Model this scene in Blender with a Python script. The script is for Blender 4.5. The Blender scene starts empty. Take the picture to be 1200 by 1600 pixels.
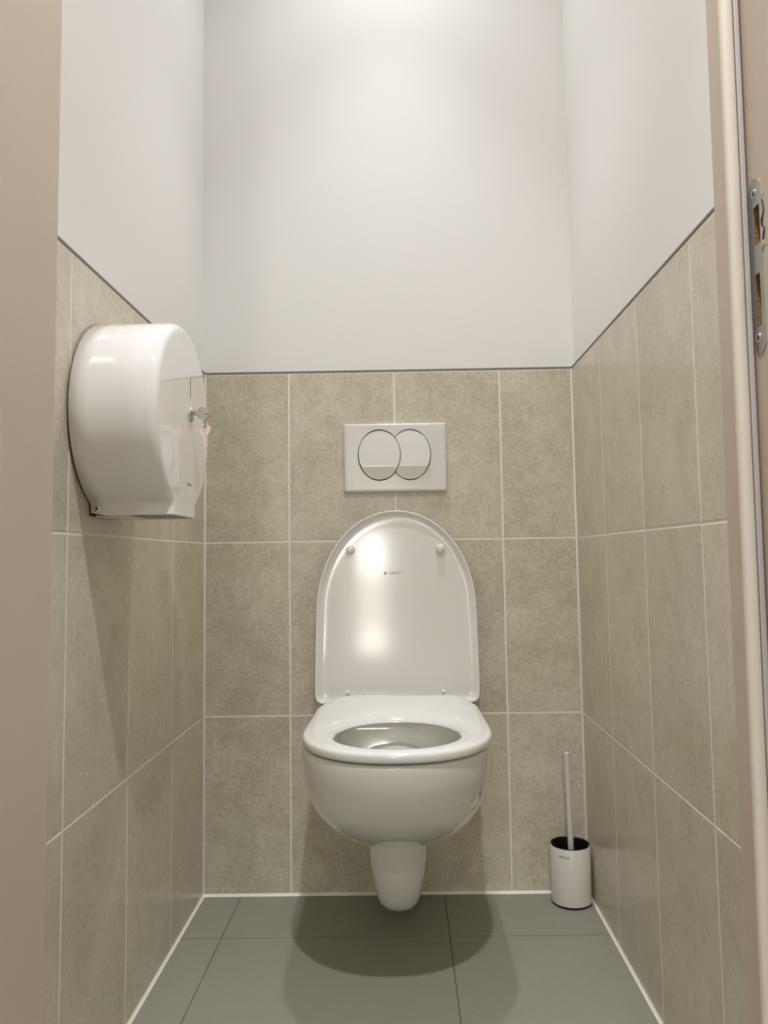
import bpy, bmesh, math, random
from mathutils import Vector, Matrix

random.seed(7)
C = bpy.context.scene.collection
SC = bpy.context.scene
PI = math.pi

# ------------------------------------------------------------------ camera, world, exposure
F_PX = 1212.01
cam_d = bpy.data.cameras.new('camera')
cam_d.sensor_fit = 'AUTO'
cam_d.sensor_width = 36.0
cam_d.lens = F_PX / 1600.0 * 36.0
cam_d.shift_x = -13.77 / 1600.0
cam_d.shift_y = -23.94 / 1600.0
cam_d.clip_start = 0.02
cam = bpy.data.objects.new('camera', cam_d)
C.objects.link(cam)
pit, yaw, rol = 0.0773, -0.0105, -0.0149
fwd = Vector((math.sin(yaw) * math.cos(pit), math.cos(yaw) * math.cos(pit), math.sin(pit)))
rgt = Vector((math.cos(yaw), -math.sin(yaw), 0.0))
upv = rgt.cross(fwd)
r2 = rgt * math.cos(rol) + upv * math.sin(rol)
u2 = -rgt * math.sin(rol) + upv * math.cos(rol)
mw = Matrix((r2, u2, -fwd)).transposed().to_4x4()
mw.translation = Vector((0.4626, -1.8178, 0.7606))
cam.matrix_world = mw
SC.camera = cam

world = bpy.data.worlds.new('world')
SC.world = world
world.use_nodes = True
world.node_tree.nodes['Background'].inputs[0].default_value = (1.0, 0.97, 0.93, 1)
world.node_tree.nodes['Background'].inputs[1].default_value = 0.05

SC.view_settings.view_transform = 'Standard'
SC.view_settings.look = 'None'
SC.view_settings.gamma = 1.0
SC.view_settings.use_curve_mapping = False
SC.view_settings.exposure = -0.03
SC.cycles.max_bounces = 12
SC.cycles.diffuse_bounces = 8
SC.cycles.glossy_bounces = 6
SC.cycles.sample_clamp_indirect = 6.0
SC.cycles.use_denoising = True

# lamps: (x, y, light radius, [(watts, full cone) of beam and spill], label, group)
LAMP_COL = (1.0, 0.993, 1.012)
LAMPS = [
    (0.450, -0.30, 0.026, [(29.0, 64), (14.0, 130)], 'round white ceiling lamp inside the cubicle above the toilet', 'ceiling lamps'),
    (0.540, -1.43, 0.030, [(93.0, 76), (52.0, 140)], 'round white ceiling lamp just outside the cubicle doorway', 'ceiling lamps'),
    (0.500, -3.60, 0.060, [(65.0, 160)], 'added fill lamp on the ceiling in the far half of the washroom', 'ceiling lamps'),  # unseen lamp, added as fill light for surfaces facing the doorway
]

W = 0.8722        # clear width between the tile faces
YF = -1.105       # inner face of the front wall
YO = -1.225       # outer face of the front wall
ZC = 2.60         # ceiling
TT = 0.009        # tile thickness
DL, DR = 0.140, 0.7610   # door reveal faces
DH = 2.56         # door head (full-height doorway)

# ------------------------------------------------------------------ materials
def new_mat(name):
    m = bpy.data.materials.new(name)
    m.use_nodes = True
    nt = m.node_tree
    b = nt.nodes['Principled BSDF']
    return m, nt, b

def simple(name, col, rough=0.4, metal=0.0, coat=0.0, spec=0.5, bump=0.0, bscale=300.0, var=0.0, vscale=6.0, coat_r=0.05):
    m, nt, b = new_mat(name)
    b.inputs['Base Color'].default_value = (*col, 1)
    b.inputs['Roughness'].default_value = rough
    b.inputs['Metallic'].default_value = metal
    b.inputs['Specular IOR Level'].default_value = spec
    b.inputs['Coat Weight'].default_value = coat
    b.inputs['Coat Roughness'].default_value = coat_r
    tc = nt.nodes.new('ShaderNodeTexCoord')
    if var > 0:
        n = nt.nodes.new('ShaderNodeTexNoise')
        n.inputs['Scale'].default_value = vscale
        n.inputs['Detail'].default_value = 4
        nt.links.new(tc.outputs['Object'], n.inputs['Vector'])
        r = nt.nodes.new('ShaderNodeMapRange')
        r.inputs[1].default_value = 0.25; r.inputs[2].default_value = 0.75
        r.inputs[3].default_value = 1 - var; r.inputs[4].default_value = 1 + var
        nt.links.new(n.outputs['Fac'], r.inputs[0])
        mx = nt.nodes.new('ShaderNodeVectorMath'); mx.operation = 'SCALE'
        mx.inputs[0].default_value = col
        nt.links.new(r.outputs[0], mx.inputs['Scale'])
        nt.links.new(mx.outputs[0], b.inputs['Base Color'])
    if bump > 0:
        n2 = nt.nodes.new('ShaderNodeTexNoise')
        n2.inputs['Scale'].default_value = bscale
        n2.inputs['Detail'].default_value = 2
        nt.links.new(tc.outputs['Object'], n2.inputs['Vector'])
        bp = nt.nodes.new('ShaderNodeBump')
        bp.inputs['Strength'].default_value = bump
        bp.inputs['Distance'].default_value = 0.001
        nt.links.new(n2.outputs['Fac'], bp.inputs['Height'])
        nt.links.new(bp.outputs[0], b.inputs['Normal'])
    return m

def tile_mat(name, dark, mid, light, rough, streak=(1, 1, 1), bump=0.12, amp=1.0):
    """mottled cement-look stoneware; every tile shifts the pattern by its own random number"""
    m, nt, b = new_mat(name)
    N = nt.nodes.new
    L = nt.links.new
    tc = N('ShaderNodeTexCoord')
    at = N('ShaderNodeAttribute'); at.attribute_name = 'tile_rand'
    mul = N('ShaderNodeVectorMath'); mul.operation = 'SCALE'; mul.inputs['Scale'].default_value = 37.0
    L(at.outputs['Color'], mul.inputs[0])
    add = N('ShaderNodeVectorMath'); add.operation = 'ADD'
    L(tc.outputs['Object'], add.inputs[0]); L(mul.outputs[0], add.inputs[1])
    mp = N('ShaderNodeMapping'); mp.inputs['Scale'].default_value = streak
    L(add.outputs[0], mp.inputs['Vector'])
    big = N('ShaderNodeTexNoise'); big.inputs['Scale'].default_value = 7; big.inputs['Detail'].default_value = 6; big.inputs['Roughness'].default_value = 0.62
    L(mp.outputs[0], big.inputs['Vector'])
    fine = N('ShaderNodeTexNoise'); fine.inputs['Scale'].default_value = 140; fine.inputs['Detail'].default_value = 5; fine.inputs['Roughness'].default_value = 0.7
    L(mp.outputs[0], fine.inputs['Vector'])
    mus = N('ShaderNodeTexNoise'); mus.inputs['Scale'].default_value = 26; mus.inputs['Detail'].default_value = 8; mus.inputs['Roughness'].default_value = 0.75
    mus.inputs['Distortion'].default_value = 0.0
    L(mp.outputs[0], mus.inputs['Vector'])
    a1 = N('ShaderNodeMath'); a1.operation = 'MULTIPLY'; a1.inputs[1].default_value = 0.30; L(big.outputs['Fac'], a1.inputs[0])
    a2 = N('ShaderNodeMath'); a2.operation = 'MULTIPLY_ADD'; a2.inputs[1].default_value = 0.40; L(fine.outputs['Fac'], a2.inputs[0]); L(a1.outputs[0], a2.inputs[2])
    a3 = N('ShaderNodeMath'); a3.operation = 'MULTIPLY_ADD'; a3.inputs[1].default_value = 0.30; L(mus.outputs['Fac'], a3.inputs[0]); L(a2.outputs[0], a3.inputs[2])
    cr = N('ShaderNodeValToRGB')
    e = cr.color_ramp.elements
    e[0].position = 0.5 - 0.16 / amp; e[0].color = (*dark, 1)
    e[1].position = 0.5 + 0.16 / amp; e[1].color = (*light, 1)
    md = e.new(0.5); md.color = (*mid, 1)
    L(a3.outputs[0], cr.inputs[0])
    # tile to tile variation in tone
    sv = N('ShaderNodeSeparateColor'); L(at.outputs['Color'], sv.inputs[0])
    rg = N('ShaderNodeMapRange'); rg.inputs[3].default_value = 0.965; rg.inputs[4].default_value = 1.035
    L(sv.outputs[0], rg.inputs[0])
    sc = N('ShaderNodeVectorMath'); sc.operation = 'SCALE'
    L(cr.outputs[0], sc.inputs[0]); L(rg.outputs[0], sc.inputs['Scale'])
    L(sc.outputs[0], b.inputs['Base Color'])
    b.inputs['Roughness'].default_value = rough
    bp = N('ShaderNodeBump'); bp.inputs['Strength'].default_value = bump; bp.inputs['Distance'].default_value = 0.0006
    L(fine.outputs['Fac'], bp.inputs['Height']); L(bp.outputs[0], b.inputs['Normal'])
    return m

M = {}
M['plaster'] = simple('white_plaster', (0.825, 0.815, 0.80), 0.75, bump=0.10, bscale=140, spec=0.3)
M['ceiling'] = simple('ceiling_paint', (0.82, 0.81, 0.79), 0.85, bump=0.1, bscale=120, spec=0.3)
M['tile'] = tile_mat('cement_look_wall_tile', (0.495, 0.453, 0.337), (0.595, 0.558, 0.429), (0.690, 0.653, 0.519), 0.33, amp=1.9, bump=0.08)
M['tile_side'] = tile_mat('cement_look_side_tile', (0.510, 0.465, 0.352), (0.605, 0.560, 0.436), (0.690, 0.647, 0.517), 0.25, amp=1.5, bump=0.0)
M['floor_tile'] = tile_mat('grey_floor_tile', (0.252, 0.250, 0.206), (0.272, 0.270, 0.222), (0.292, 0.290, 0.238), 0.52, amp=0.8, bump=0.06)
M['grout'] = simple('light_grey_grout', (0.86, 0.82, 0.72), 0.85, bump=0.3, bscale=600, var=0.06, vscale=40)
M['floor_grout'] = simple('dark_floor_grout', (0.14, 0.132, 0.108), 0.9, bump=0.3, bscale=600, var=0.2, vscale=30)
M['caulk'] = simple('white_silicone', (0.83, 0.80, 0.73), 0.4, bump=0.1, bscale=200)
M['edge'] = simple('grey_tile_edge', (0.21, 0.20, 0.185), 0.45, metal=0.0, bump=0.05)
M['porcelain'] = simple('white_porcelain', (0.78, 0.765, 0.725), 0.07, coat=0.6, coat_r=0.03)
M['glaze'] = simple('matt_inner_glaze', (0.76, 0.745, 0.705), 0.45)
M['seat'] = simple('white_seat_plastic', (0.80, 0.79, 0.765), 0.13, coat=0.3)
M['lid'] = simple('white_lid_plastic', (0.78, 0.765, 0.73), 0.105)
M['lacquer'] = simple('white_lacquered_steel', (0.90, 0.88, 0.865), 0.07, coat=0.8, coat_r=0.02)
M['plate'] = simple('white_plate_plastic', (0.74, 0.725, 0.69), 0.22)
M['button'] = simple('white_button_plastic', (0.77, 0.755, 0.715), 0.20, coat=0.1)
M['gap'] = simple('dark_gap', (0.02, 0.019, 0.017), 0.6)
M['chrome'] = simple('chrome', (0.82, 0.81, 0.80), 0.10, metal=1.0)
M['keymetal'] = simple('nickel_key', (0.66, 0.60, 0.57), 0.28, metal=1.0, bump=0.1, bscale=800)
M['steel'] = simple('dark_steel_wire', (0.30, 0.28, 0.26), 0.25, metal=1.0)
M['keypink'] = simple('pinkish_key', (0.92, 0.72, 0.70), 0.35, metal=0.15, var=0.10, vscale=60)
M['shadowgrey'] = simple('shade_grey_inside', (0.13, 0.12, 0.11), 0.6)  # dark tone stands in for the shade inside the dispenser
M['paper'] = simple('toilet_paper', (0.80, 0.79, 0.77), 0.95, bump=0.2, bscale=300)
M['white_coated'] = simple('white_coated_metal', (0.72, 0.69, 0.645), 0.30, bump=0.03, bscale=900)
M['black'] = simple('black_plastic', (0.008, 0.008, 0.009), 0.35)
M['bristle'] = simple('black_bristles', (0.01, 0.01, 0.01), 0.9)
M['frame'] = simple('taupe_frame_foil', (0.56, 0.475, 0.385), 0.42, bump=0.05, bscale=220, var=0.02, vscale=18)
M['gasket'] = simple('cream_rubber_gasket', (0.80, 0.75, 0.655), 0.6)
M['gasket_lip'] = simple('greyed_gasket_lip', (0.52, 0.49, 0.49), 0.6)
M['zinc'] = simple('zinc_plated_steel', (0.50, 0.51, 0.49), 0.36, metal=0.85, bump=0.08, bscale=700, var=0.05, vscale=60)
M['wood'] = simple('raw_chipboard', (0.40, 0.235, 0.085), 0.8, bump=0.5, bscale=500, var=0.25, vscale=120)
M['print'] = simple('grey_print', (0.30, 0.285, 0.265), 0.6)
M['darkprint'] = simple('dark_print', (0.15, 0.14, 0.13), 0.6)
M['lamp_diffuser'], nt, b = new_mat('lamp_diffuser')
b.inputs['Base Color'].default_value = (0.9, 0.9, 0.9, 1)
M['lamp_ring'] = simple('white_lamp_ring', (0.8, 0.8, 0.79), 0.4)

# ------------------------------------------------------------------ helpers
def tag(o, label=None, cat=None, group=None, kind=None):
    if label: o['label'] = label
    if cat: o['category'] = cat
    if group: o['group'] = group
    if kind: o['kind'] = kind
    return o

def thing(name, label, cat, loc=(0, 0, 0), group=None):
    o = bpy.data.objects.new(name, None)
    o.empty_display_size = 0.05
    C.objects.link(o)
    o.location = loc
    return tag(o, label, cat, group)

def obj(name, bm, mats, parent=None, smooth=None, recalc=True, loc=None):
    """link a bmesh (built in world coordinates) as ONE mesh object"""
    if recalc:
        bmesh.ops.recalc_face_normals(bm, faces=bm.faces)
    me = bpy.data.meshes.new(name)
    bm.to_mesh(me); bm.free()
    if not isinstance(mats, (list, tuple)): mats = [mats]
    for mt in mats: me.materials.append(mt)
    o = bpy.data.objects.new(name, me)
    C.objects.link(o)
    if smooth is not None:
        for p in me.polygons: p.use_smooth = True
        if smooth < 180:
            try:
                me.set_sharp_from_angle(angle=math.radians(smooth))
            except Exception:
                pass
    if loc is not None:
        loc = Vector(loc)
        me.transform(Matrix.Translation(-loc))
        o.location = loc
    if parent is not None:
        o.parent = parent
        pm = Vector((0, 0, 0))
        q = parent
        while q is not None:
            pm += q.location; q = q.parent
        o.location = Vector(o.location) - pm
    return o

def add_box(bm, x0, x1, y0, y1, z0, z1, mi=0, bevel=0.0, seg=2):
    r = bmesh.ops.create_cube(bm, size=1.0)
    vs = r['verts']
    for v in vs:
        v.co = Vector((x0 + (v.co.x + .5) * (x1 - x0), y0 + (v.co.y + .5) * (y1 - y0), z0 + (v.co.z + .5) * (z1 - z0)))
    fs = list({f for v in vs for f in v.link_faces})
    for f in fs: f.material_index = mi
    if bevel > 0:
        es = list({e for v in vs for e in v.link_edges})
        bmesh.ops.bevel(bm, geom=es, offset=bevel, segments=seg, profile=0.5, affect='EDGES')
    return vs

def loft(bm, rings, closed=True, cap0=False, cap1=False, mi=0):
    vr = [[bm.verts.new(p) for p in r] for r in rings]
    n = len(vr[0])
    for a, b2 in zip(vr[:-1], vr[1:]):
        for i in range(n if closed else n - 1):
            j = (i + 1) % n
            f = bm.faces.new((a[i], a[j], b2[j], b2[i])); f.material_index = mi
    if cap0: bm.faces.new(list(reversed(vr[0]))).material_index = mi
    if cap1: bm.faces.new(vr[-1]).material_index = mi
    return vr

def circle(cx, cy, cz, r, axis='z', n=48, ry=None, ph=0.0):
    ry = r if ry is None else ry
    out = []
    for i in range(n):
        a = 2 * PI * i / n + ph
        c, s = r * math.cos(a), ry * math.sin(a)
        if axis == 'z': out.append(Vector((cx + c, cy + s, cz)))
        elif axis == 'y': out.append(Vector((cx + c, cy, cz + s)))
        else: out.append(Vector((cx, cy + c, cz + s)))
    return out

def lathe(bm, prof, c, axis='z', n=48, cap0=False, cap1=False, mi=0):
    """prof: (radius, height along axis)"""
    rings = []
    for r, h in prof:
        p = list(c)
        p['xyz'.index(axis)] += h
        rings.append(circle(p[0], p[1], p[2], max(r, 1e-5), axis, n))
    return loft(bm, rings, True, cap0, cap1, mi)

def tube(bm, path, r, n=12, closed=False, cap=True):
    path = [Vector(p) for p in path]
    rings = []
    N = len(path)
    for i, p in enumerate(path):
        if closed: t = path[(i + 1) % N] - path[i - 1]
        else: t = path[min(i + 1, N - 1)] - path[max(i - 1, 0)]
        t.normalize()
        ref = Vector((0, 0, 1)) if abs(t.z) < 0.9 else Vector((1, 0, 0))
        a = t.cross(ref).normalized(); b2 = t.cross(a).normalized()
        rr = r[i] if isinstance(r, (list, tuple)) else r
        rings.append([p + a * rr * math.cos(2 * PI * k / n) + b2 * rr * math.sin(2 * PI * k / n) for k in range(n)])
    if closed: rings.append(rings[0])
    return loft(bm, rings, True, cap and not closed, cap and not closed)

def text_mesh(name, body, size, mat, matrix, parent, extrude=0.00015, sx=1.0):
    cu = bpy.data.curves.new(name, 'FONT')
    cu.body = body; cu.size = size; cu.align_x = 'CENTER'; cu.align_y = 'CENTER'
    cu.extrude = extrude; cu.space_character = 1.08
    tmp = bpy.data.objects.new(name + '_tmp', cu)
    C.objects.link(tmp)
    dg = bpy.context.evaluated_depsgraph_get()
    me = bpy.data.meshes.new_from_object(tmp.evaluated_get(dg))
    bpy.data.objects.remove(tmp); bpy.data.curves.remove(cu)
    me.transform(Matrix.Diagonal((sx, 1, 1, 1)))
    me.transform(matrix)
    me.name = name
    me.materials.clear(); me.materials.append(mat)
    o = bpy.data.objects.new(name, me)
    C.objects.link(o)
    if parent is not None:
        o.parent = parent
        pm = Vector((0, 0, 0)); q = parent
        while q is not None:
            pm += q.location; q = q.parent
        o.location = -pm
    return o

def lerp_tab(tab, z):
    """piecewise cubic (Catmull-Rom like) interpolation of a table sorted by key"""
    ks = [t[0] for t in tab]
    if z <= ks[0]: return tab[0][1]
    if z >= ks[-1]: return tab[-1][1]
    for i in range(len(ks) - 1):
        if ks[i] <= z <= ks[i + 1]:
            h = ks[i + 1] - ks[i]
            t = (z - ks[i]) / h
            def slope(j):
                if j == 0: return (tab[1][1] - tab[0][1]) / (ks[1] - ks[0])
                if j == len(ks) - 1: return (tab[-1][1] - tab[-2][1]) / (ks[-1] - ks[-2])
                a = (tab[j][1] - tab[j - 1][1]) / (ks[j] - ks[j - 1]); b2 = (tab[j + 1][1] - tab[j][1]) / (ks[j + 1] - ks[j])
                return 0 if a * b2 <= 0 else 2 * a * b2 / (a + b2)
            m0, m1 = slope(i) * h, slope(i + 1) * h
            p0, p1 = tab[i][1], tab[i + 1][1]
            return (2*t**3 - 3*t**2 + 1) * p0 + (t**3 - 2*t**2 + t) * m0 + (-2*t**3 + 3*t**2) * p1 + (t**3 - t**2) * m1

# ------------------------------------------------------------------ tiled cladding
def cladding(name, rects, amap, parent, tmat, gmat, joint=0.0035, bev=0.0009, depth=0.0014, bounds=None, thick=TT):
    """rects in (a, b); amap(a, b, d) -> world point, d = distance out of the face; tiles + grout bed in ONE mesh"""
    bm = bmesh.new()
    lay = bm.loops.layers.color.new('tile_rand')
    j = joint / 2
    for (a0, a1, b0, b1) in rects:
        col = (random.random(), random.random(), random.random(), 1)
        A0, A1, B0, B1 = a0 + j, a1 - j, b0 + j, b1 - j
        rings = []
        for ins, d in ((0, -depth), (0, -bev * 0.7), (bev * 0.35, -bev * 0.2), (bev, 0)):
            rings.append([bm.verts.new(amap(*p, d)) for p in ((A0 + ins, B0 + ins), (A1 - ins, B0 + ins), (A1 - ins, B1 - ins), (A0 + ins, B1 - ins))])
        fs = []
        for r0, r1 in zip(rings[:-1], rings[1:]):
            for i in range(4):
                fs.append(bm.faces.new((r0[i], r0[(i + 1) % 4], r1[(i + 1) % 4], r1[i])))
        fs.append(bm.faces.new(rings[-1]))
        for f in fs:
            f.material_index = 0
            for lp in f.loops: lp[lay] = col
    a0, a1, b0, b1 = bounds
    g = -0.0007
    front = [bm.verts.new(amap(*p, g)) for p in ((a0, b0), (a1, b0), (a1, b1), (a0, b1))]
    back = [bm.verts.new(amap(*p, -thick)) for p in ((a0, b0), (a1, b0), (a1, b1), (a0, b1))]
    fs = [bm.faces.new(front), bm.faces.new(list(reversed(back)))]
    for i in range(4):
        fs.append(bm.faces.new((front[i], back[i], back[(i + 1) % 4], front[(i + 1) % 4])))
    for f in fs:
        f.material_index = 1
        for lp in f.loops: lp[lay] = (0.5, 0.5, 0.5, 1)
    # orient outward
    n_out = Vector(amap(0, 0, 1)) - Vector(amap(0, 0, 0))
    bm.normal_update(); bm.faces.ensure_lookup_table()
    if bm.faces[4 * 3].normal.dot(n_out) < 0:
        bmesh.ops.reverse_faces(bm, faces=bm.faces)
    return obj(name, bm, [tmat, gmat], parent, recalc=False)

def grid_rects(ae, be):
    return [(ae[i], ae[i + 1], be[k], be[k + 1]) for i in range(len(ae) - 1) for k in range(len(be) - 1)]

def struct(name, bm, mats, parent=None, **k):
    o = obj(name, bm, mats, parent, **k)
    if parent is None: o['kind'] = 'structure'
    return o

X0W, X1W, YW = -1.30, 2.30, -5.30     # washroom beyond the doorway
T = 0.10
ZT = 1.2005

bm = bmesh.new(); add_box(bm, -T - TT, W + T + TT, TT, TT + T, -0.1, ZC)
wall_back = struct('wall_back', bm, M['plaster'])
bm = bmesh.new(); add_box(bm, -T - TT, -TT, YF - 0.001, TT + 0.001, -0.1, ZC)
wall_left = struct('wall_left', bm, M['plaster'])
bm = bmesh.new(); add_box(bm, W + TT, W + TT + T, YF - 0.001, TT + 0.001, -0.1, ZC)
wall_right = struct('wall_right', bm, M['plaster'])
bm = bmesh.new()
add_box(bm, X0W, DL - 0.022, YO, YF, -0.1, ZC)
add_box(bm, DR + 0.040, X1W, YO, YF, -0.1, ZC)
add_box(bm, DL - 0.022, DR + 0.040, YO, YF, DH + 0.03, ZC)
wall_front = struct('wall_front', bm, M['plaster'])
bm = bmesh.new()
add_box(bm, X0W - T, X0W, YW, YO + 0.01, -0.1, ZC)
struct('wall_washroom_left', bm, M['plaster'])
bm = bmesh.new()
add_box(bm, X1W, X1W + T, YW, YO + 0.01, -0.1, ZC)
struct('wall_washroom_right', bm, M['plaster'])
bm = bmesh.new()
add_box(bm, X0W - T, X1W + T, YW - T, YW, -0.1, ZC)
struct('wall_washroom_far', bm, M['plaster'])
bm = bmesh.new()
add_box(bm, X0W - T, X1W + T, YW - T, T + TT, ZC, ZC + 0.1)
struct('ceiling', bm, M['ceiling'])

ze = [0, 0.4, 0.8, 1.2]
cladding('tile_cladding', grid_rects([0.0, 0.2, 0.45, 0.70, W], ze), lambda a, b2, d: (a, -d, b2), wall_back, M['tile'], M['grout'], joint=0.0044, bounds=(0.0, W, 0, 1.2))
yl = [0.0, -0.2473, -0.4973, -0.7473, -0.9973, YF + 0.002]
cladding('tile_cladding', grid_rects(list(reversed(yl)), ze), lambda a, b2, d: (d, a, b2), wall_left, M['tile_side'], M['grout'], joint=0.0040, bounds=(YF + 0.002, 0, 0, 1.2))
yr = [0.0, -0.2532, -0.5032, -0.7532, -1.0032, YF + 0.002]
cladding('tile_cladding', grid_rects(list(reversed(yr)), ze), lambda a, b2, d: (W - d, a, b2), wall_right, M['tile_side'], M['grout'], joint=0.0040, bounds=(YF + 0.002, 0, 0, 1.2))

# floor: one slab with large grey tiles through the doorway
bm = bmesh.new(); add_box(bm, X0W - T, X1W + T, YW - T, T + TT, -0.12, -TT)
floor = struct('floor', bm, M['floor_grout'])
fx = [0.087 + 0.46 * k for k in range(-4, 6)]
fy = [-0.197 - 0.46 * k for k in range(-1, 12)][::-1]
fx = [max(X0W, min(X1W, v)) for v in fx]; fy = [max(YW, min(TT, v)) for v in fy]
fx[0] = X0W; fx[-1] = X1W; fy[0] = YW
cladding('tile_paving', grid_rects(fx, fy), lambda a, b2, d: (a, b2, d), floor, M['floor_tile'], M['floor_grout'], joint=0.0026, bev=0.0005, bounds=(X0W, X1W, YW, TT))

# edging strip on top of the tiles, and white silicone in the corners
e0, e1 = 1.2005, 1.2048
bm = bmesh.new(); add_box(bm, 0.0, W, -0.0006, TT, e0, e1, bevel=0.0005)
struct('trim_1', bm, M['edge'])
bm = bmesh.new(); add_box(bm, -TT, 0.0006, YF + 0.002, 0.0, e0, e1, bevel=0.0005)
struct('trim_2', bm, M['edge'])
bm = bmesh.new(); add_box(bm, W - 0.0006, W + TT, YF + 0.002, 0.0, e0, e1, bevel=0.0005)
struct('trim_3', bm, M['edge'])

def caulk(name, path, r, nrm):
    """quarter bead of silicone: path + two inward directions"""
    bm = bmesh.new()
    a, b2 = Vector(nrm[0]), Vector(nrm[1])
    rings = []
    for p in path:
        p = Vector(p)
        pts = [p - (a + b2) * 0.0005]
        for k in range(7):
            t = k / 6 * PI / 2
            # concave fillet
            q = p + (a + b2) * r - a * r * math.sin(t) - b2 * r * math.cos(t)
            q = q * 0.45 + (p + a * r * (1 - k / 6) + b2 * r * (k / 6)) * 0.55
            pts.append(q)
        rings.append(pts)
    loft(bm, rings, True, True, True)
    o = struct(name, bm, M['caulk'], smooth=40)
    return o
caulk('trim_4', [(0, 0, 0), (W, 0, 0)], 0.0052, ((0, -1, 0), (0, 0, 1)))
caulk('trim_5', [(0, 0, 0), (0, YF, 0)], 0.0048, ((1, 0, 0), (0, 0, 1)))
caulk('trim_6', [(W, 0, 0), (W, YF, 0)], 0.0048, ((-1, 0, 0), (0, 0, 1)))
caulk('trim_7', [(0, 0, 0), (0, 0, 1.2)], 0.0031, ((1, 0, 0), (0, -1, 0)))
caulk('trim_8', [(W, 0, 0), (W, 0, 1.2)], 0.0034, ((-1, 0, 0), (0, -1, 0)))

# ------------------------------------------------------------------ door frame, gasket, strike plate, open leaf
def prism(bm, poly, z0, z1, mi=0):
    a = [bm.verts.new((x, y, z0)) for x, y in poly]
    b2 = [bm.verts.new((x, y, z1)) for x, y in poly]
    n = len(poly)
    for i in range(n):
        bm.faces.new((a[i], a[(i + 1) % n], b2[(i + 1) % n], b2[i])).material_index = mi
    bm.faces.new(list(reversed(a))).material_index = mi
    bm.faces.new(b2).material_index = mi

def lean(bm):
    # the lock side stands very slightly out of plumb
    for v in bm.verts: v.co.x += 0.006 * (v.co.z - 0.8)

XR2 = 0.7809          # rebate face on the lock side
YR1 = -1.1300         # where the lock side reveal ends and the gasket sits
frame = bpy.data.objects.new('door_1', None); C.objects.link(frame)
frame.location = (0.45, -1.16, 0); frame['kind'] = 'structure'
bm = bmesh.new()
prism(bm, [(DR, YF), (DR + 0.0006, YR1 + 0.0006), (DR + 0.0012, YR1), (XR2, YR1), (XR2, YO - 0.012), (XR2 + 0.065, YO - 0.012), (XR2 + 0.065, YO - 0.001),
           (XR2 + 0.0145, YO - 0.001), (XR2 + 0.0145, YF - 0.0005), (XR2 + 0.014, YF), (DR + 0.039, YF)], 0.0, DH + 0.03)
lean(bm)
lock_jamb = obj('lock_jamb', bm, [M['frame'], M['wood']], frame)
bm = bmesh.new()
prism(bm, [(DL, YF), (DL, YO - 0.012), (DL - 0.075, YO - 0.012), (DL - 0.075, YO - 0.001), (DL - 0.0215, YO - 0.001), (DL - 0.0215, YF)], 0.0, DH + 0.03)
obj('hinge_jamb', bm, M['frame'], frame)
bm = bmesh.new(); add_box(bm, DL, DR, YO - 0.012, YF, DH, DH + 0.029)
obj('head_jamb', bm, M['frame'], frame)

# gasket: a soft bulb in the step, with a darker lip next to the rebate
bm = bmesh.new()
gp = []
gx0, gx1 = DR + 0.0013, DR + 0.0128
for k in range(13):
    t = k / 12 * PI
    gp.append(((gx0 + gx1) / 2 - (gx1 - gx0) / 2 * math.cos(t), YR1 - 0.0060 * math.sin(t) ** 0.6))
gp = [(gx0, YR1 + 0.0002)] + gp[1:-1] + [(gx1, YR1 + 0.0002)]
prism(bm, gp, 0.0, DH - 0.001)
lean(bm)
gk = obj('gasket', bm, M['gasket'], frame, smooth=40)
gk['label'] = 'cream rubber gasket'
bm = bmesh.new()
prism(bm, [(gx1 + 0.0002, YR1 + 0.0002), (gx1 + 0.0002, YR1 - 0.0045), (gx1 + 0.0018, YR1 - 0.0052), (gx1 + 0.0026, YR1 - 0.0050), (gx1 + 0.0032, YR1 - 0.0058), (gx1 + 0.0042, YR1 - 0.0054), (gx1 + 0.0044, YR1 + 0.0002)], 0.0, DH - 0.001)
lean(bm)
gl = obj('gasket_lip', bm, M['gasket_lip'], frame)
gl['label'] = 'greyish folded gasket lip'

# strike plate on the rebate face; flat profile drawn in (y, z)
def flat_plate(bm, outer, holes, x_face, th):
    """plate with holes, thickness th towards -x"""
    layers = []
    vs = [bm.verts.new((x_face - th, y, z)) for y, z in outer]
    es = [bm.edges.new((vs[i], vs[(i + 1) % len(vs)])) for i in range(len(vs))]
    for h in holes:
        hv = [bm.verts.new((x_face - th, y, z)) for y, z in h]
        es += [bm.edges.new((hv[i], hv[(i + 1) % len(hv)])) for i in range(len(hv))]
    r = bmesh.ops.triangle_fill(bm, use_beauty=True, edges=es)
    fs = [g for g in r['geom'] if isinstance(g, bmesh.types.BMFace)]
    ex = bmesh.ops.extrude_face_region(bm, geom=fs)
    for g in ex['geom']:
        if isinstance(g, bmesh.types.BMVert): g.co.x += th
    return fs


def xr(z): return XR2 + 0.006 * (z - 0.8)
ya, yb = -1.1350, -1.1545          # far and near edges of the plate
ym, rw = (ya + yb) / 2, (ya - yb) / 2
za, zb = 0.9345, 1.0925
slots = [[(-1.1412, 1.0315), (-1.1530, 1.0315), (-1.1530, 1.0665), (-1.1412, 1.0665)],
         [(-1.1394, 0.9580), (-1.1490, 0.9580), (-1.1490, 1.0055), (-1.1394, 1.0055)]]
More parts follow.
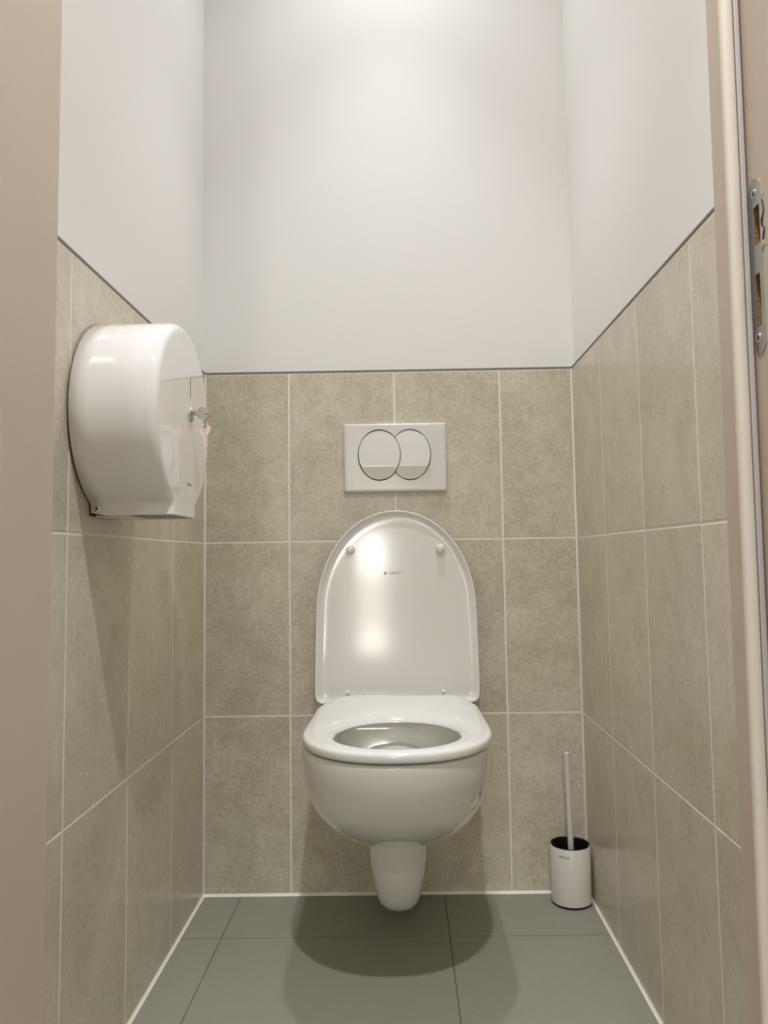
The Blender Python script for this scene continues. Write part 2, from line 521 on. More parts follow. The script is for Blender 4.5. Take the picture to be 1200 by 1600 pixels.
# mortises in the jamb behind the slots
for q in slots:
    cb = bmesh.new()
    ys = [p[0] for p in q]; zs = [p[1] for p in q]
    add_box(cb, XR2 - 0.01, XR2 + 0.0115, min(ys) - 0.0004, max(ys) + 0.0004, min(zs) - 0.0004, max(zs) + 0.0004)
    cut = obj('cutter', cb, [M['frame'], M['wood']], None)
    for p in cut.data.polygons: p.material_index = 1
    md = lock_jamb.modifiers.new('mortise', 'BOOLEAN')
    md.operation = 'DIFFERENCE'; md.object = cut; md.solver = 'EXACT'
    cut.parent = frame; cut.location = -frame.location
    bpy.context.view_layer.update()
    dg = bpy.context.evaluated_depsgraph_get()
    me2 = bpy.data.meshes.new_from_object(lock_jamb.evaluated_get(dg))
    lock_jamb.modifiers.clear()
    lock_jamb.data = me2
    bpy.data.objects.remove(cut)
lock_jamb.data.name = 'lock_jamb'

tz0, tz1 = 1.0260, 1.0718          # latch tongue of the plate
outer = [(ym + rw * math.cos(PI * k / 14), zb - rw + rw * math.sin(PI * k / 14)) for k in range(15)]
outer += [(yb, tz1 + 0.002), (yb - 0.004, tz1), (-1.1690, tz1 - 0.001), (-1.1715, tz1 - 0.004), (-1.1715, tz0 + 0.003), (-1.1690, tz0), (yb - 0.003, tz0), (yb, tz0 - 0.003)]
outer += [(ym - rw * math.cos(PI * k / 14), za + rw - rw * math.sin(PI * k / 14)) for k in range(15)]
bm = bmesh.new()
flat_plate(bm, outer, slots, XR2 + 0.0004, 0.0012)
for v in bm.verts:                   # the tongue bends round towards the frame's face
    d = max(0.0, -1.1600 - v.co.y)
    v.co.x += d * d * 22
lean(bm)
sp = obj('strike_plate', bm, M['zinc'], frame)
sp['label'] = 'zinc plated strike plate'
wav = [(-1.1585, 1.0672), (-1.1608, 1.0575), (-1.1605, 1.0555), (-1.1562, 1.0500), (-1.1560, 1.0465), (-1.1565, 1.0440), (-1.1603, 1.0415), (-1.1603, 1.0395), (-1.1572, 1.0317)]
bm = bmesh.new()
tube(bm, [(xr(z) - 0.0008 + max(0, -1.16 - y) ** 2 * 22, y, z) for y, z in wav], 0.00055, 6)
obj('wave_slot', bm, M['gap'], sp)
for y, z in ((-1.1447, 1.0784), (-1.1418, 0.9487)):
    bm = bmesh.new()
    x = xr(z) - 0.0008
    lathe(bm, [(0.0012, -0.0006), (0.0034, -0.0012), (0.0040, -0.0006), (0.0042, 0.0004)], (x, y, z), 'x', 24, True, False)
    sc = obj('screw', bm, M['chrome'], sp, smooth=40)
    bm = bmesh.new()
    for a in (0.5, 0.5 + PI / 2):
        dy, dz = math.cos(a) * 0.0021, math.sin(a) * 0.0021
        tube(bm, [(x - 0.00125, y - dy, z - dz), (x - 0.00125, y + dy, z + dz)], 0.00045, 6)
    obj('screw_recess', bm, M['gap'], sc)

# the leaf stands open into the washroom, beyond the left edge of the doorway
bm = bmesh.new()
add_box(bm, -0.043, 0.0, -0.66, 0.0, 0.008, DH - 0.02, bevel=0.002)
leaf = struct('door_2', bm, M['frame'])
leaf.location = (DL - 0.032, YO - 0.035, 0); leaf.rotation_euler = (0, 0, math.radians(-8))

# ------------------------------------------------------------------ ceiling lamps
for x, y, r, beams, lab, grp in LAMPS:
    t = thing('ceiling_lamp', lab, 'lamp', (x, y, ZC), grp)
    R = 0.055
    bm = bmesh.new()
    lathe(bm, [(R + 0.002, -0.004), (R + 0.010, -0.006), (R + 0.018, -0.004), (R + 0.020, 0.0)], (x, y, ZC), 'z', 48)
    obj('lamp_ring', bm, M['lamp_ring'], t, smooth=40)
    mt = M['lamp_diffuser']
    bb = mt.node_tree.nodes['Principled BSDF']
    bb.inputs['Emission Color'].default_value = (*LAMP_COL, 1)
    bb.inputs['Emission Strength'].default_value = 20.0
    bm = bmesh.new()
    bm.faces.new(list(reversed([bm.verts.new(p) for p in circle(x, y, ZC - 0.003, R + 0.002, 'z', 40)])))
    obj('diffuser', bm, mt, t, recalc=False)
    for w, cone in beams:
        ld = bpy.data.lights.new('lamp_light', 'SPOT')
        ld.energy = w; ld.color = LAMP_COL; ld.shadow_soft_size = r
        ld.spot_size = math.radians(cone); ld.spot_blend = 1.0
        lo = bpy.data.objects.new('lamp_light', ld); C.objects.link(lo)
        lo.parent = t; lo.location = (0, 0, -0.006 - r)

# ------------------------------------------------------------------ added glow panel on the unseen far wall, for the lid's bright streak
bm = bmesh.new()
wx0, wx1 = 0.07, 0.31
add_box(bm, wx0 - 0.04, wx1 + 0.04, YW, YW + 0.02, 0.60, 0.64); add_box(bm, wx0 - 0.04, wx1 + 0.04, YW, YW + 0.02, 1.72, 1.76)
add_box(bm, wx0 - 0.04, wx0, YW, YW + 0.02, 0.64, 1.72); add_box(bm, wx1, wx1 + 0.04, YW, YW + 0.02, 0.64, 1.72)
glow_panel = struct('glow_panel_1', bm, M['lamp_ring'])
for z0, z1, e in ((0.64, 0.84, 24.0), (0.84, 1.34, 12.0), (1.34, 1.72, 31.0)):
    mt, nt_, b_ = new_mat('added_glow_pane')
    b_.inputs['Base Color'].default_value = (0.7, 0.7, 0.68, 1)
    b_.inputs['Emission Color'].default_value = (1.0, 0.95, 0.87, 1)
    b_.inputs['Emission Strength'].default_value = e
    bm = bmesh.new(); add_box(bm, wx0, wx1, YW, YW + 0.008, z0, z1)
    obj('glow_pane', bm, mt, glow_panel)

# ------------------------------------------------------------------ toilet
CX = 0.4485
toilet = thing('toilet', 'white wall-hung toilet with raised lid on the tiled back wall', 'toilet', (CX, 0, 0))

def d_ring(w, y_back, y_front, z, n=120, straight=0.42, e=2.15, cx=None, zf=None):
    """closed D outline: straight sides from the wall, rounded front (super-ellipse)"""
    c = CX if cx is None else cx
    L = y_back - y_front
    ys = y_back - L * straight
    pts = []
    nb = n // 6; ns = n // 6; nf = n - nb - 2 * ns
    for i in range(nb): pts.append((c - w + 2 * w * i / nb, y_back))
    for i in range(ns): pts.append((c + w, y_back + (ys - y_back) * i / ns))
    for i in range(nf):
        a = PI * i / nf
        ca, sa = math.cos(a), math.sin(a)
        pts.append((c + w * math.copysign(abs(ca) ** (2 / e), ca), ys - (ys - y_front) * abs(sa) ** (2 / e)))
    for i in range(ns): pts.append((c - w, ys + (y_back - ys) * i / ns))
    return [Vector((x, y, z if zf is None else zf(x, y))) for x, y in pts]

W_TAB = [(0.180, 0.040), (0.186, 0.082), (0.195, 0.104), (0.207, 0.1175), (0.222, 0.1262), (0.240, 0.1343), (0.262, 0.1442), (0.290, 0.1572), (0.320, 0.1670), (0.350, 0.1725), (0.380, 0.1760), (0.411, 0.1775)]
Y_TAB = [(0.180, -0.190), (0.186, -0.225), (0.195, -0.258), (0.207, -0.294), (0.222, -0.332), (0.240, -0.370), (0.262, -0.408), (0.290, -0.445), (0.320, -0.474), (0.350, -0.494), (0.380, -0.506), (0.411, -0.512)]
BCX = 0.4465
bm = bmesh.new()
zs = [0.180, 0.1815, 0.183, 0.186, 0.190, 0.195, 0.201, 0.207, 0.214, 0.222, 0.231, 0.24, 0.251, 0.262, 0.276, 0.29, 0.305, 0.32, 0.335, 0.35, 0.365, 0.38, 0.395, 0.4105]
rings = [d_ring(lerp_tab(W_TAB, z), 0.0, lerp_tab(Y_TAB, z), z, straight=0.62, cx=BCX) for z in zs]
for k in range(1, 6):
    a = k / 5 * PI / 2
    ins = 0.006 * (1 - math.cos(a))
    rings.append(d_ring(0.1775 - ins, 0.0, -0.512 + ins, 0.4105 + 0.006 * math.sin(a), straight=0.62, cx=BCX))
def inner(wi, yb2, yf2, z): return d_ring(wi, yb2, yf2, z, straight=0.30, e=2.05)
for wi, yb2, yf2, z in ((0.132, -0.150, -0.470, 0.4165), (0.128, -0.156, -0.465, 0.4130), (0.1265, -0.158, -0.463, 0.400), (0.124, -0.164, -0.454, 0.360),
                        (0.110, -0.182, -0.420, 0.310), (0.075, -0.210, -0.360, 0.262), (0.045, -0.230, -0.315, 0.235)):
    rings.append(inner(wi, yb2, yf2, z))
loft(bm, rings, True, True, True)
obj('bowl', bm, M['porcelain'], toilet, smooth=60)
# flush outlet at the back of the bowl
bm = bmesh.new()
rg = []
for k in range(9):
    t = k / 8
    rr = 0.060 * math.sqrt(max(0.0, 1 - t * t * 0.96))
    rg.append([Vector((CX - 0.010 + rr * math.cos(2 * PI * i / 32), -0.163 - 0.006 * t - 0.20 * (0.372 - (0.352 + rr * 0.34 * math.sin(2 * PI * i / 32))), 0.352 + rr * 0.34 * math.sin(2 * PI * i / 32))) for i in range(32)])
loft(bm, rg, True, False, True)
obj('flush_outlet', bm, M['glaze'], toilet, smooth=60)
# trap shroud under the bowl
bm = bmesh.new()
rg = []
for z, w_, yf in ((0.240, 0.0620, -0.238), (0.200, 0.0605, -0.238), (0.157, 0.0580, -0.235), (0.125, 0.0545, -0.231), (0.100, 0.0505, -0.226), (0.078, 0.0465, -0.220), (0.064, 0.0425, -0.213),
                  (0.054, 0.0370, -0.205), (0.0475, 0.0285, -0.195), (0.0435, 0.0150, -0.180)):
    rg.append(d_ring(w_, -0.0, yf, z, n=72, straight=0.78, e=2.3, cx=0.4455))
loft(bm, rg, True, True, True)
obj('trap_cover', bm, M['porcelain'], toilet, smooth=60)

# seat ring
SB, ST = 0.4210, 0.4395
def seat_top(x, y):
    u = max(0.0, min(1.0, (y + 0.205) / 0.12)); u = u * u * (3 - 2 * u)
    v = max(0.0, min(1.0, (0.176 - abs(x - CX)) / 0.055)); v = v * v * (3 - 2 * v)
    return 0.017 * u * v
def seat_out(ins, z, rise):
    n = 120; out = []
    w = 0.1768 - ins; yb2 = -0.072 - ins; yf2 = -0.5170 + ins
    ys = -0.325
    pts = []
    rc = 0.045
    nb = 20; ns = 14; nc = 10; nf = n - nb - 2 * ns - 2 * nc
    wb = w - 0.002
    for i in range(nb): pts.append((-wb + rc + 2 * (wb - rc) * i / nb, yb2))
    for i in range(nc):
        a = PI / 2 * i / nc
        pts.append((wb - rc + rc * math.sin(a), yb2 - rc + rc * math.cos(a)))
    for i in range(ns):
        t = i / ns
        pts.append((wb + (w - wb) * t, yb2 - rc + (ys - yb2 + rc) * t))
    for i in range(nf):
        a = PI * i / nf
        ca, sa = math.cos(a), math.sin(a)
        e = 2.2
        pts.append((w * math.copysign(abs(ca) ** (2 / e), ca), ys - (ys - yf2) * abs(sa) ** (2 / e)))
    for i in range(ns):
        t = i / ns
        pts.append((-w + (w - wb) * t, ys + (yb2 - rc - ys) * t))
    for i in range(nc):
        a = PI / 2 * i / nc
        pts.append((-wb + rc - rc * math.cos(a), yb2 - rc + rc * math.sin(a)))
    for x, y in pts:
        out.append(Vector((CX + x, y, z + rise * seat_top(CX + x, y))))
    return out
def seat_in(wi, yb2, yf2, z, rise, n=120):
    """hole outline, vertex order matched to seat_out by polar angle about the hole centre"""
    ref = seat_out(0.01, 0, 0)
    cy = (yb2 + yf2) / 2; ly = (yb2 - yf2) / 2
    out = []
    for p in ref:
        a = math.atan2((p.y - (-0.310)) / 0.215, (p.x - CX) / 0.17)
        ca, sa = math.cos(a), math.sin(a); e = 2.1
        x = CX + wi * math.copysign(abs(ca) ** (2 / e), ca); y = cy + ly * math.copysign(abs(sa) ** (2 / e), sa)
        out.append(Vector((x, y, z + rise * seat_top(x, y))))
    return out
bm = bmesh.new()
rings = [seat_out(0.008, SB, 0), seat_out(0.002, SB + 0.0006, 0), seat_out(0.0, SB + 0.004, 0.1)]
for k in range(1, 7):
    a = k / 6 * PI / 2
    rings.append(seat_out(0.0070 * (1 - math.cos(a)), SB + 0.0095 + (ST - SB - 0.0105) * math.sin(a), 0.15 + 0.85 * k / 6))
rings.append(seat_out(0.014, ST + 0.0002, 1))
rings.append(seat_out(0.024, ST - 0.0004, 1))
rings.append(seat_in(0.1400, -0.170, -0.4840, ST - 0.0020, 1))
rings.append(seat_in(0.1300, -0.181, -0.4760, ST - 0.0045, 0.9))
rings.append(seat_in(0.1230, -0.190, -0.4690, ST - 0.0085, 0.5))
rings.append(seat_in(0.1190, -0.196, -0.4650, ST - 0.0125, 0.15))
rings.append(seat_in(0.1178, -0.199, -0.4635, SB + 0.002, 0))
rings.append(seat_in(0.1195, -0.197, -0.4655, SB, 0))
rings.append(rings[0])
vr = loft(bm, rings, True)
bmesh.ops.remove_doubles(bm, verts=bm.verts, dist=1e-6)
seat = obj('seat', bm, M['seat'], toilet, smooth=60)
for s_ in (-1, 1):                       # buffers under the seat
    for yy in (-0.15, -0.44):
        bm = bmesh.new()
        add_box(bm, CX + s_ * (0.148 if yy > -0.2 else 0.100) - 0.008, CX + s_ * (0.148 if yy > -0.2 else 0.100) + 0.008, yy - 0.012, yy + 0.012, 0.4155, SB + 0.001, bevel=0.001)
        obj('buffer', bm, M['seat'], seat)

# raised lid: a shallow tray leaning on the wall, inside facing the room
def lid_pt(x, s, d):
    """x across, s height along the lid (0 at the hinge), d distance in front of the lid's back face"""
    tilt = math.atan2(0.030, 0.43)
    base = Vector((CX - 0.001 + x, -0.0445, 0.4335))
    up = Vector((0.003, math.sin(tilt), math.cos(tilt)))
    nr = Vector((0, -math.cos(tilt), math.sin(tilt)))
    return base + up * s + nr * d
LH = 0.4345
LW = [(0.0, 0.1845), (0.04, 0.1850), (0.14, 0.1840), (0.215, 0.1818), (0.25, 0.1790), (0.285, 0.1720), (0.315, 0.1605), (0.345, 0.1435), (0.37, 0.1240), (0.395, 0.0970), (0.415, 0.0665), (0.427, 0.0380), (LH, 0.0)]
def lid_outline(ins, n=150):
    pts = []
    # right side from the bottom middle up to the top, then mirrored
    rc = max(0.004, 0.017 - ins * 0.4)
    wb = LW[0][1] - ins
    right = [((wb - rc) * k / 8, ins) for k in range(8)]
    for k in range(9):
        a = PI / 2 * k / 8
        right.append((wb - rc + rc * math.sin(a), ins + rc - rc * math.cos(a)))
    zc, s0 = 0.205, 0.0
    m2 = 44
    # straight-ish flank
    for k in range(1, 15):
        s = ins + rc + (0.205 - ins - rc) * k / 14
        right.append((lerp_tab(LW, s) - ins, s))
    hw = 0.1822 - ins; hh = LH - 0.205 - ins
    for k in range(1, m2):
        a = PI / 2 * k / m2
        e = 2.02
        right.append((hw * math.cos(a) ** (2 / e), 0.205 + hh * math.sin(a) ** (2 / e)))
    right.append((0.0, LH - ins))
    left = [(-x, s) for x, s in reversed(right[1:-1])]
    return right + left
bm = bmesh.new()
rings = []
for ins, d in ((0.006, 0.0), (0.001, 0.002), (0.0, 0.005), (0.0, 0.0100), (0.0006, 0.0122), (0.0018, 0.0131), (0.0032, 0.0128), (0.0050, 0.0114), (0.0075, 0.0088),
               (0.0100, 0.0067), (0.0125, 0.0054), (0.0150, 0.0048), (0.0190, 0.0045), (0.0300, 0.0045), (0.0600, 0.0045)):
    rings.append([lid_pt(x, s, d) for x, s in lid_outline(ins)])
loft(bm, rings, True, True, True)
lid = obj('lid', bm, M['lid'], toilet, smooth=60)
for px_ in (-0.1045, 0.1030):
    bm = bmesh.new()
    c0 = lid_pt(px_, 0.3445, 0.0042); ax = (lid_pt(0, 0.2, 1) - lid_pt(0, 0.2, 0)).normalized()
    u_ = Vector((1, 0, 0)); v_ = ax.cross(u_)
    rg = []
    for r, h in ((0.0105, 0.0), (0.0102, 0.006), (0.0095, 0.0105), (0.0080, 0.0130), (0.0055, 0.0145), (0.002, 0.0150)):
        rg.append([c0 + ax * h + (u_ * math.cos(2 * PI * i / 28) + v_ * math.sin(2 * PI * i / 28)) * r for i in range(28)])
    loft(bm, rg, True, False, True)
    obj('lid_buffer', bm, M['seat'], lid, smooth=60)
for px_ in (-0.1115, 0.1035):              # hinge pins between lid and seat
    bm = bmesh.new()
    p0 = lid_pt(px_ - 0.003, 0.0245, 0.008); p1 = lid_pt(px_ + 0.003, 0.0245, 0.008)
    tube(bm, [p0, p1], 0.0042, 16)
    obj('hinge', bm, M['seat'], lid, smooth=60)
nr = (lid_pt(0, 0, 1) - lid_pt(0, 0, 0)).normalized(); up_ = (lid_pt(0, 1, 0) - lid_pt(0, 0, 0)).normalized()
mx = Matrix((Vector((1, 0, 0)), up_, nr)).transposed().to_4x4()
mx.translation = lid_pt(-0.0020, 0.2900, 0.0047)
text_mesh('logo', 'GEBERIT', 0.0078, M['print'], mx, lid, sx=0.92)
bm = bmesh.new()
q = [lid_pt(-0.0245 + a, 0.2900 + b2, 0.0049) for a, b2 in ((-0.0028, -0.0028), (0.0028, -0.0028), (0.0028, 0.0028), (-0.0028, 0.0028))]
bm.faces.new([bm.verts.new(p) for p in q])
r_ = bmesh.ops.extrude_face_region(bm, geom=bm.faces[:])
for g in r_['geom']:
    if isinstance(g, bmesh.types.BMVert): g.co -= nr * 0.0003
obj('logo_square', bm, M['print'], lid)

# ------------------------------------------------------------------ flush plate
PX, PZ = 0.4505, 0.9930
fp = thing('flush_plate', 'white rectangular flush plate with two overlapping oval buttons', 'flush plate', (PX, 0, PZ))
def rrect(cx, cz, hw, hh, r, y, n=6):
    pts = []
    for sx, sz, a0 in ((1, 1, 0), (-1, 1, PI / 2), (-1, -1, PI), (1, -1, 3 * PI / 2)):
        for k in range(n + 1):
            a = a0 + PI / 2 * k / n
            pts.append(Vector((cx + sx * (hw - r) + r * math.cos(a), y, cz + sz * (hh - r) + r * math.sin(a))))
    return pts
HW, HH, PT = 0.1202, 0.0805, 0.0125
bm = bmesh.new()
rg = [rrect(PX, PZ, HW, HH, 0.002, -0.0005), rrect(PX, PZ, HW, HH, 0.002, -PT + 0.0045)]
for k in range(1, 5):
    a = k / 4 * PI / 2
    rg.append(rrect(PX, PZ, HW - 0.0035 * (1 - math.cos(a)), HH - 0.0035 * (1 - math.cos(a)), 0.002, -PT + 0.0045 - 0.0045 * math.sin(a)))
rg.append(rrect(PX, PZ, HW - 0.008, HH - 0.008, 0.001, -PT - 0.0002))
loft(bm, rg, True, True, True)
obj('plate', bm, M['plate'], fp, smooth=35)
BZ = 0.9990
AX, AZ = 0.0492, 0.0590
LCX, RCX = 0.4137, 0.4857
ZR = 0.9710                           # ridge height of the pressed face
def but_h(x, z, cx, ax):
    rho = math.sqrt(((x - cx) / ax) ** 2 + ((z - BZ) / AZ) ** 2)
    up = ((BZ + AZ - z) / (BZ + AZ - ZR)); lo = (z - (BZ - AZ)) / (ZR - (BZ - AZ))
    k = 70.0
    h = 0.0075 * max(0.0, -math.log(math.exp(-k * up) + math.exp(-k * lo)) / k)
    lim = max(0.0, 1 - rho)
    return min(h, 0.0010 + 0.0090 * min(1.0, lim * 14) ** 0.5)
def make_button(cx, ax, clip=None):
    """oval pad: grid trimmed to the oval; clip = (cx, ax, az) removes what the other pad covers"""
    bm = bmesh.new()
    NR, NA = 26, 96
    y0 = -PT - 0.0004
    rows = []
    zz = []
    for i in range(41):
        t = -math.cos(PI * i / 40)
        zz.append(BZ + AZ * t * 0.9999)
    k = min(range(len(zz)), key=lambda i: abs(zz[i] - ZR)); zz[k] = ZR
    zz.insert(k, ZR - 0.0006); zz.sort()
    for z in zz:
        hw = ax * math.sqrt(max(0.0, 1 - ((z - BZ) / AZ) ** 2))
        xa, xb = cx - hw, cx + hw
        if clip:
            t = 1 - ((z - BZ) / clip[2]) ** 2
            if t > 0: xa = max(xa, clip[0] + clip[1] * math.sqrt(t))
            if xa > xb: xa = xb
        row = []
        for j in range(33):
            u = 0.5 - 0.5 * math.cos(PI * j / 32)
            x = xa + (xb - xa) * u
            row.append(bm.verts.new((x, y0 - but_h(x, z, cx, ax), z)))
        rows.append(row)
    for a, b2 in zip(rows[:-1], rows[1:]):
        for j in range(32): bm.faces.new((a[j], a[j + 1], b2[j + 1], b2[j]))
    bmesh.ops.remove_doubles(bm, verts=bm.verts, dist=1e-6)
    # give the pad a rim reaching back into the plate
    be = [e for e in bm.edges if len(e.link_faces) == 1]
    r = bmesh.ops.extrude_edge_only(bm, edges=be)
    for g in r['geom']:
        if isinstance(g, bmesh.types.BMVert): g.co.y = -PT + 0.002
    return bm
obj('flush_button', make_button(RCX, 0.0475, (LCX, AX + 0.0012, AZ + 0.0012)), M['button'], fp, smooth=22)
obj('flush_button', make_button(LCX, AX), M['button'], fp, smooth=22)
# dark joints round the buttons
bm = bmesh.new()
tube(bm, [(LCX + (AX + 0.0004) * math.cos(2 * PI * i / 90), -PT - 0.0006, BZ + (AZ + 0.0004) * math.sin(2 * PI * i / 90)) for i in range(90)], 0.00135, 6, closed=True)
obj('button_joint', bm, M['gap'], fp)
bm = bmesh.new()
pth = []
for i in range(181):
    a = -PI + 2 * PI * i / 180
    x, z = RCX + 0.0479 * math.cos(a), BZ + (AZ + 0.0002) * math.sin(a)
    if ((x - LCX) / (AX + 0.0006)) ** 2 + ((z - BZ) / (AZ + 0.0006)) ** 2 > 1.0: pth.append((x, -PT - 0.0006, z))
tube(bm, pth, 0.00115, 6)
obj('button_joint', bm, M['gap'], fp)

# ------------------------------------------------------------------ paper dispenser
DY, DZ, DRD = -0.611, 0.980, 0.1500
DX = 0.1255
HB, ZB, RF = 0.0660, 0.8275, 0.0110
disp = thing('toilet_paper_dispenser', 'white glossy round paper dispenser with chrome lock on the left tiled wall', 'dispenser', (0, DY, DZ))
def disp_profile(off=0.0, n=84):
    """outline in (y, z) from the lower near corner round the top to the lower far corner"""
    r = DRD - off; hb = HB - off; rf = RF + off
    dz = math.sqrt((r + rf) ** 2 - (hb + rf) ** 2)
    cyl = (-(hb + rf), -dz)          # fillet centre, near side, relative to centre
    a_f = math.atan2(-cyl[1], -cyl[0])          # direction from fillet centre to main centre
    pts = []
    zb = ZB - DZ
    for k in range(5): pts.append((-hb, zb + (cyl[1] - zb) * k / 5))
    for k in range(9):
        a = a_f * k / 8
        pts.append((cyl[0] + rf * math.cos(a), cyl[1] + rf * math.sin(a)))
    start = a_f - PI                  # angle on the main circle, about -119 degrees
    sweep = 2 * PI - 2 * (-PI / 2 - start)
    for k in range(1, n):             # clockwise over the top
        a = start - sweep * k / n
        pts.append((r * math.cos(a), r * math.sin(a)))
    half = pts[:14]
    for y, z in reversed(half): pts.append((-y, z))
    return [(DY + y, DZ + z) for y, z in pts]
RO = 0.0135
bm = bmesh.new()
rg = []
for off, x in ((0.0, 0.0035), (0.0, 0.03), (0.0, 0.07), (0.0, DX - RO)):
    rg.append([Vector((x, y, z)) for y, z in disp_profile(off)])
for k in range(1, 8):
    a = k / 7 * PI / 2
    rg.append([Vector((DX - RO + RO * math.sin(a), y, z)) for y, z in disp_profile(RO * (1 - math.cos(a)))])
vr = loft(bm, rg, False)
# flat front with a shallow inner rib so shading stays clean
f = bm.faces.new(vr[-1])
bmesh.ops.recalc_face_normals(bm, faces=bm.faces)
if sum(f_.normal.x for f_ in bm.faces) < 0: bmesh.ops.reverse_faces(bm, faces=bm.faces)
# rounded corner low on the wall side
for v in bm.verts:
    if abs(v.co.x - 0.0035) < 1e-5 and v.co.z < ZB + 0.001: v.co.z += 0.004
cov = obj('cover', bm, M['lacquer'], disp, smooth=30, recalc=False)
sd = cov.modifiers.new('sheet', 'SOLIDIFY'); sd.thickness = 0.0008; sd.offset = -1
bm = bmesh.new()
bp_ = disp_profile(0.003)
prf = [Vector((0.0006, y, z)) for y, z in bp_]
loft(bm, [prf, [Vector((0.0042, p.y, p.z)) for p in prf]], True, True, True)
obj('back_plate', bm, M['shadowgrey'], disp)  # plate coloured dark for the shade behind the cover
# slotted paper mouth under the cover
bm = bmesh.new()
add_box(bm, 0.006, 0.050, DY - 0.055, DY + 0.050, ZB - 0.0015, ZB + 0.004, bevel=0.002)
obj('paper_mouth', bm, M['white_coated'], disp, smooth=40)
bm = bmesh.new()
add_box(bm, 0.006, DX - 0.012, DY - HB + 0.012, DY + HB - 0.012, ZB + 0.010, ZB + 0.012)
obj('shade_sheet', bm, M['shadowgrey'], disp)  # dark sheet added for the shade under the cover
# level window
bm = bmesh.new()
add_box(bm, DX - 0.001, DX + 0.0002, -0.5862 - 0.0011, -0.5862 + 0.0011, 1.0205, 1.0535, bevel=0.0001)
w_ = obj('level_window', bm, M['gap'], disp); w_['label'] = 'narrow dark slot'
# lock
LY, LZ = -0.5862, 0.9945
bm = bmesh.new()
lathe(bm, [(0.0128, 0.0), (0.0128, 0.0016), (0.0118, 0.0040), (0.0086, 0.0056), (0.0080, 0.0048), (0.003, 0.0048)], (DX, LY, LZ), 'x', 36, False, True)
lock = obj('lock', bm, M['chrome'], disp, smooth=35)
# rivet low on the near side
bm = bmesh.new()
ry = disp_profile(0)[4][0]
lathe(bm, [(0.0052, 0.0004), (0.0050, -0.0012), (0.0038, -0.0024), (0.0022, -0.0027), (0.0018, -0.0016), (0.0006, -0.0016)], (0.0135, ry, ZB + 0.0105), 'y', 24, False, True)
rv = obj('rivet', bm, M['chrome'], disp, smooth=40)
bm = bmesh.new()
lathe(bm, [(0.0016, -0.0017), (0.0004, -0.0019)], (0.0135, ry, ZB + 0.0105), 'y', 12, False, True)
obj('rivet_hole', bm, M['gap'], rv)
mx = Matrix((Vector((0, 1, 0)), Vector((0, 0, 1)), Vector((1, 0, 0)))).transposed().to_4x4()
mx.translation = Vector((DX + 0.0001, -0.5895, 0.8800))
text_mesh('logo', 'MERIDA', 0.0064, M['print'], mx, disp)

# ------------------------------------------------------------------ keys and ring on the lock
def key_shape(bm, head_c, axis, side, nrm, rad, blade, th=0.0021, neck=0.0035):
    """flat key: round bow, blade leaving along axis"""
    hole_c = head_c - axis * rad * 0.48
    n = 40
    pts = []
    a0 = math.asin(min(0.9, neck / rad))
    for i in range(n + 1):
        a = a0 + (2 * PI - 2 * a0) * i / n
        pts.append(head_c + axis * rad * math.cos(a) + side * rad * math.sin(a))
    L = rad + blade
    # wards down one edge of the blade
    pts += [head_c + axis * (rad + 0.002) - side * neck, head_c + axis * (rad + 0.003) - side * neck * 0.75]
    steps = 6
    for k in range(steps):
        t = (k + 0.5) / steps
        pts.append(head_c + axis * (rad + 0.003 + (blade - 0.006) * t) - side * neck * (0.75 if k % 2 else 0.45))
    pts += [head_c + axis * L, head_c + axis * (L - 0.002) + side * neck * 0.7, head_c + axis * (rad + 0.002) + side * neck * 0.8]
    hole = [hole_c + axis * rad * 0.26 * math.cos(2 * PI * i / 16) + side * rad * 0.26 * math.sin(2 * PI * i / 16) for i in range(16)]
    vs = [bm.verts.new(p - nrm * th / 2) for p in pts]; hv = [bm.verts.new(p - nrm * th / 2) for p in hole]
    es = [bm.edges.new((vs[i], vs[(i + 1) % len(vs)])) for i in range(len(vs))] + [bm.edges.new((hv[i], hv[(i + 1) % 16])) for i in range(16)]
    r = bmesh.ops.triangle_fill(bm, use_beauty=True, edges=es)
    fs = [g for g in r['geom'] if isinstance(g, bmesh.types.BMFace)]
    ex = bmesh.ops.extrude_face_region(bm, geom=fs)
    for g in ex['geom']:
        if isinstance(g, bmesh.types.BMVert): g.co += nrm * th
    return hole_c
bm = bmesh.new()
hc = Vector((DX + 0.0205, LY - 0.0015, LZ + 0.0005))
ax = Vector((-1, 0.05, 0)).normalized(); sd_ = Vector((0.0, 0, 1)); nm = ax.cross(sd_)
hole1 = key_shape(bm, hc, ax, sd_, nm, 0.0105, 0.0115)
k1 = obj('key', bm, M['keymetal'], None, loc=hc)
tag(k1, 'nickel key sticking out of the dispenser lock', 'key', 'dispenser keys')
hc2 = Vector((DX + 0.0243, LY - 0.0035, LZ - 0.0270))
ax2 = Vector((0.05, 0.0, -1)).normalized(); sd2 = Vector((1, -0.35, 0)).normalized(); nm2 = ax2.cross(sd2)
bm = bmesh.new()
hole2 = key_shape(bm, hc2, ax2, sd2, nm2, 0.0102, 0.0185)
k2 = obj('key', bm, M['keypink'], None, loc=hc2)
tag(k2, 'pinkish spare key hanging from the ring below the lock', 'key', 'dispenser keys')
bm = bmesh.new()
rc_ = (hole1 + hole2) / 2; rr_ = (hole1 - hole2).length / 2
d1 = (hole1 - hole2).normalized(); d2 = Vector((0.45, -1, 0.1)); d2 = (d2 - d1 * d2.dot(d1)).normalized()
tube(bm, [rc_ + d1 * rr_ * math.cos(2 * PI * i / 48) + d2 * rr_ * math.sin(2 * PI * i / 48) for i in range(48)], 0.0009, 8, closed=True)
kr = obj('key_ring', bm, M['steel'], None, smooth=60, loc=rc_)
tag(kr, 'thin steel ring joining the two keys at the dispenser lock', 'key ring')

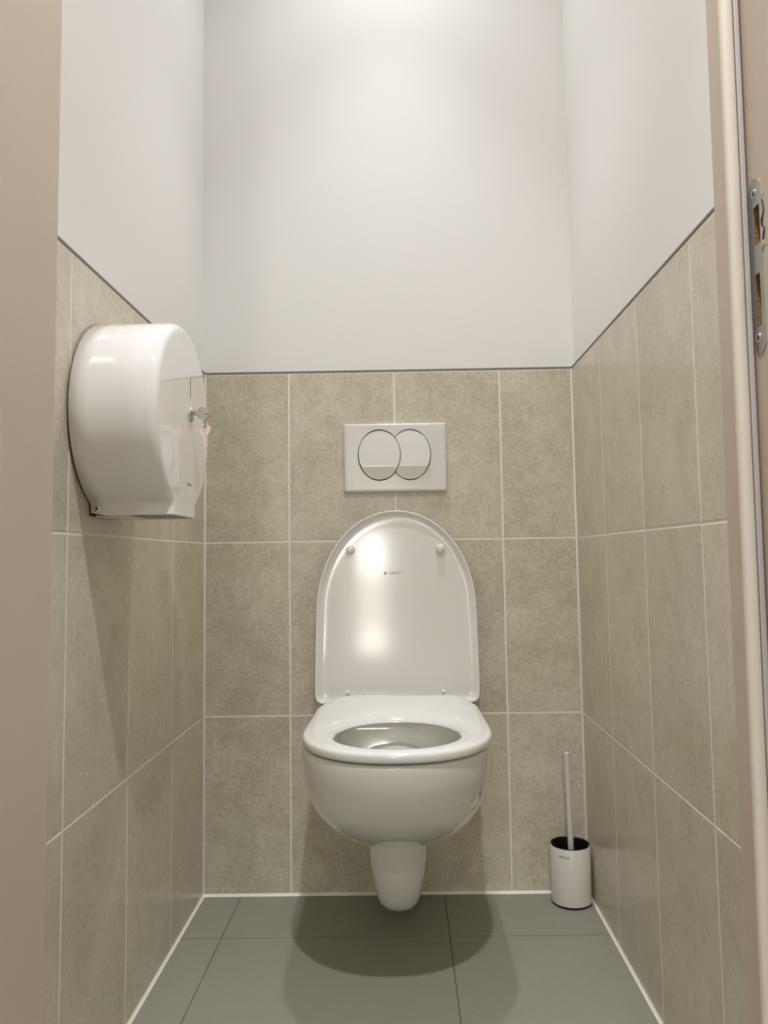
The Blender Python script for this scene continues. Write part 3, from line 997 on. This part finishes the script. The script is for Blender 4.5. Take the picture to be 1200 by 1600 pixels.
# ------------------------------------------------------------------ toilet brush and holder
BX, BY, BR, BH = 0.8235, -0.0468, 0.0435, 0.1235
hol = thing('toilet_brush_holder', 'white cylindrical brush holder with black rim standing in the right corner', 'brush holder', (BX, BY, 0))
bm = bmesh.new()
lathe(bm, [(BR - 0.0002, 0.0045), (BR, 0.006), (BR, BH - 0.001), (BR - 0.0006, BH), (BR - 0.0016, BH), (BR - 0.0016, 0.008)], (BX, BY, 0), 'z', 80)
sh = obj('shell', bm, M['white_coated'], hol, smooth=40)
bm = bmesh.new()
lathe(bm, [(BR - 0.006, 0.0), (BR - 0.0004, 0.0), (BR + 0.0002, 0.001), (BR + 0.0002, 0.0044), (BR - 0.002, 0.0044)], (BX, BY, 0.0004), 'z', 80, True, True)
obj('base', bm, M['black'], hol, smooth=40)
bm = bmesh.new()
lathe(bm, [(BR - 0.0014, BH - 0.004), (BR - 0.0010, BH + 0.0012), (BR - 0.0022, BH + 0.0018), (BR - 0.0042, BH + 0.0004), (BR - 0.0048, BH - 0.003), (BR - 0.0048, 0.010)], (BX, BY, 0), 'z', 80, False, True)
obj('liner', bm, M['black'], hol, smooth=40)
ang = math.radians(-90 - 29)
tx, ty = BX + BR * math.cos(ang), BY + BR * math.sin(ang)
# print on the shell, bent round the cylinder
mxi = Matrix.Identity(4)
tm = text_mesh('logo', 'MERIDA', 0.0065, M['darkprint'], mxi, None, extrude=0.0001)
for v in tm.data.vertices:
    a = ang + v.co.x / BR
    rr = BR + 0.00012 + v.co.z
    v.co = Vector((BX + rr * math.cos(a), BY + rr * math.sin(a), BH - 0.0155 + v.co.y))
tm.parent = hol; tm.location = -hol.location

br = thing('toilet_brush', 'toilet brush with slim white rod handle standing in the holder', 'toilet brush', (BX, BY, 0.02))
p0 = Vector((BX + 0.001, BY - 0.008, 0.060)); p1 = Vector((BX - 0.0035, BY - 0.0135, 0.3235))
bm = bmesh.new()
d = (p1 - p0).normalized()
tube(bm, [p0, p0 + (p1 - p0) * 0.5, p1 - d * 0.0008, p1], [0.0064, 0.0064, 0.0064, 0.0056], 28)
obj('handle', bm, M['white_coated'], br, smooth=40)
bm = bmesh.new()
q0 = p0 + Vector((0, 0, 0.004))
tube(bm, [(q0.x, q0.y, 0.014), (q0.x, q0.y, 0.022), (q0.x, q0.y, 0.058), (q0.x, q0.y, 0.066)], [0.018, 0.026, 0.026, 0.016], 28)
obj('brush_head', bm, M['bristle'], br, smooth=40)
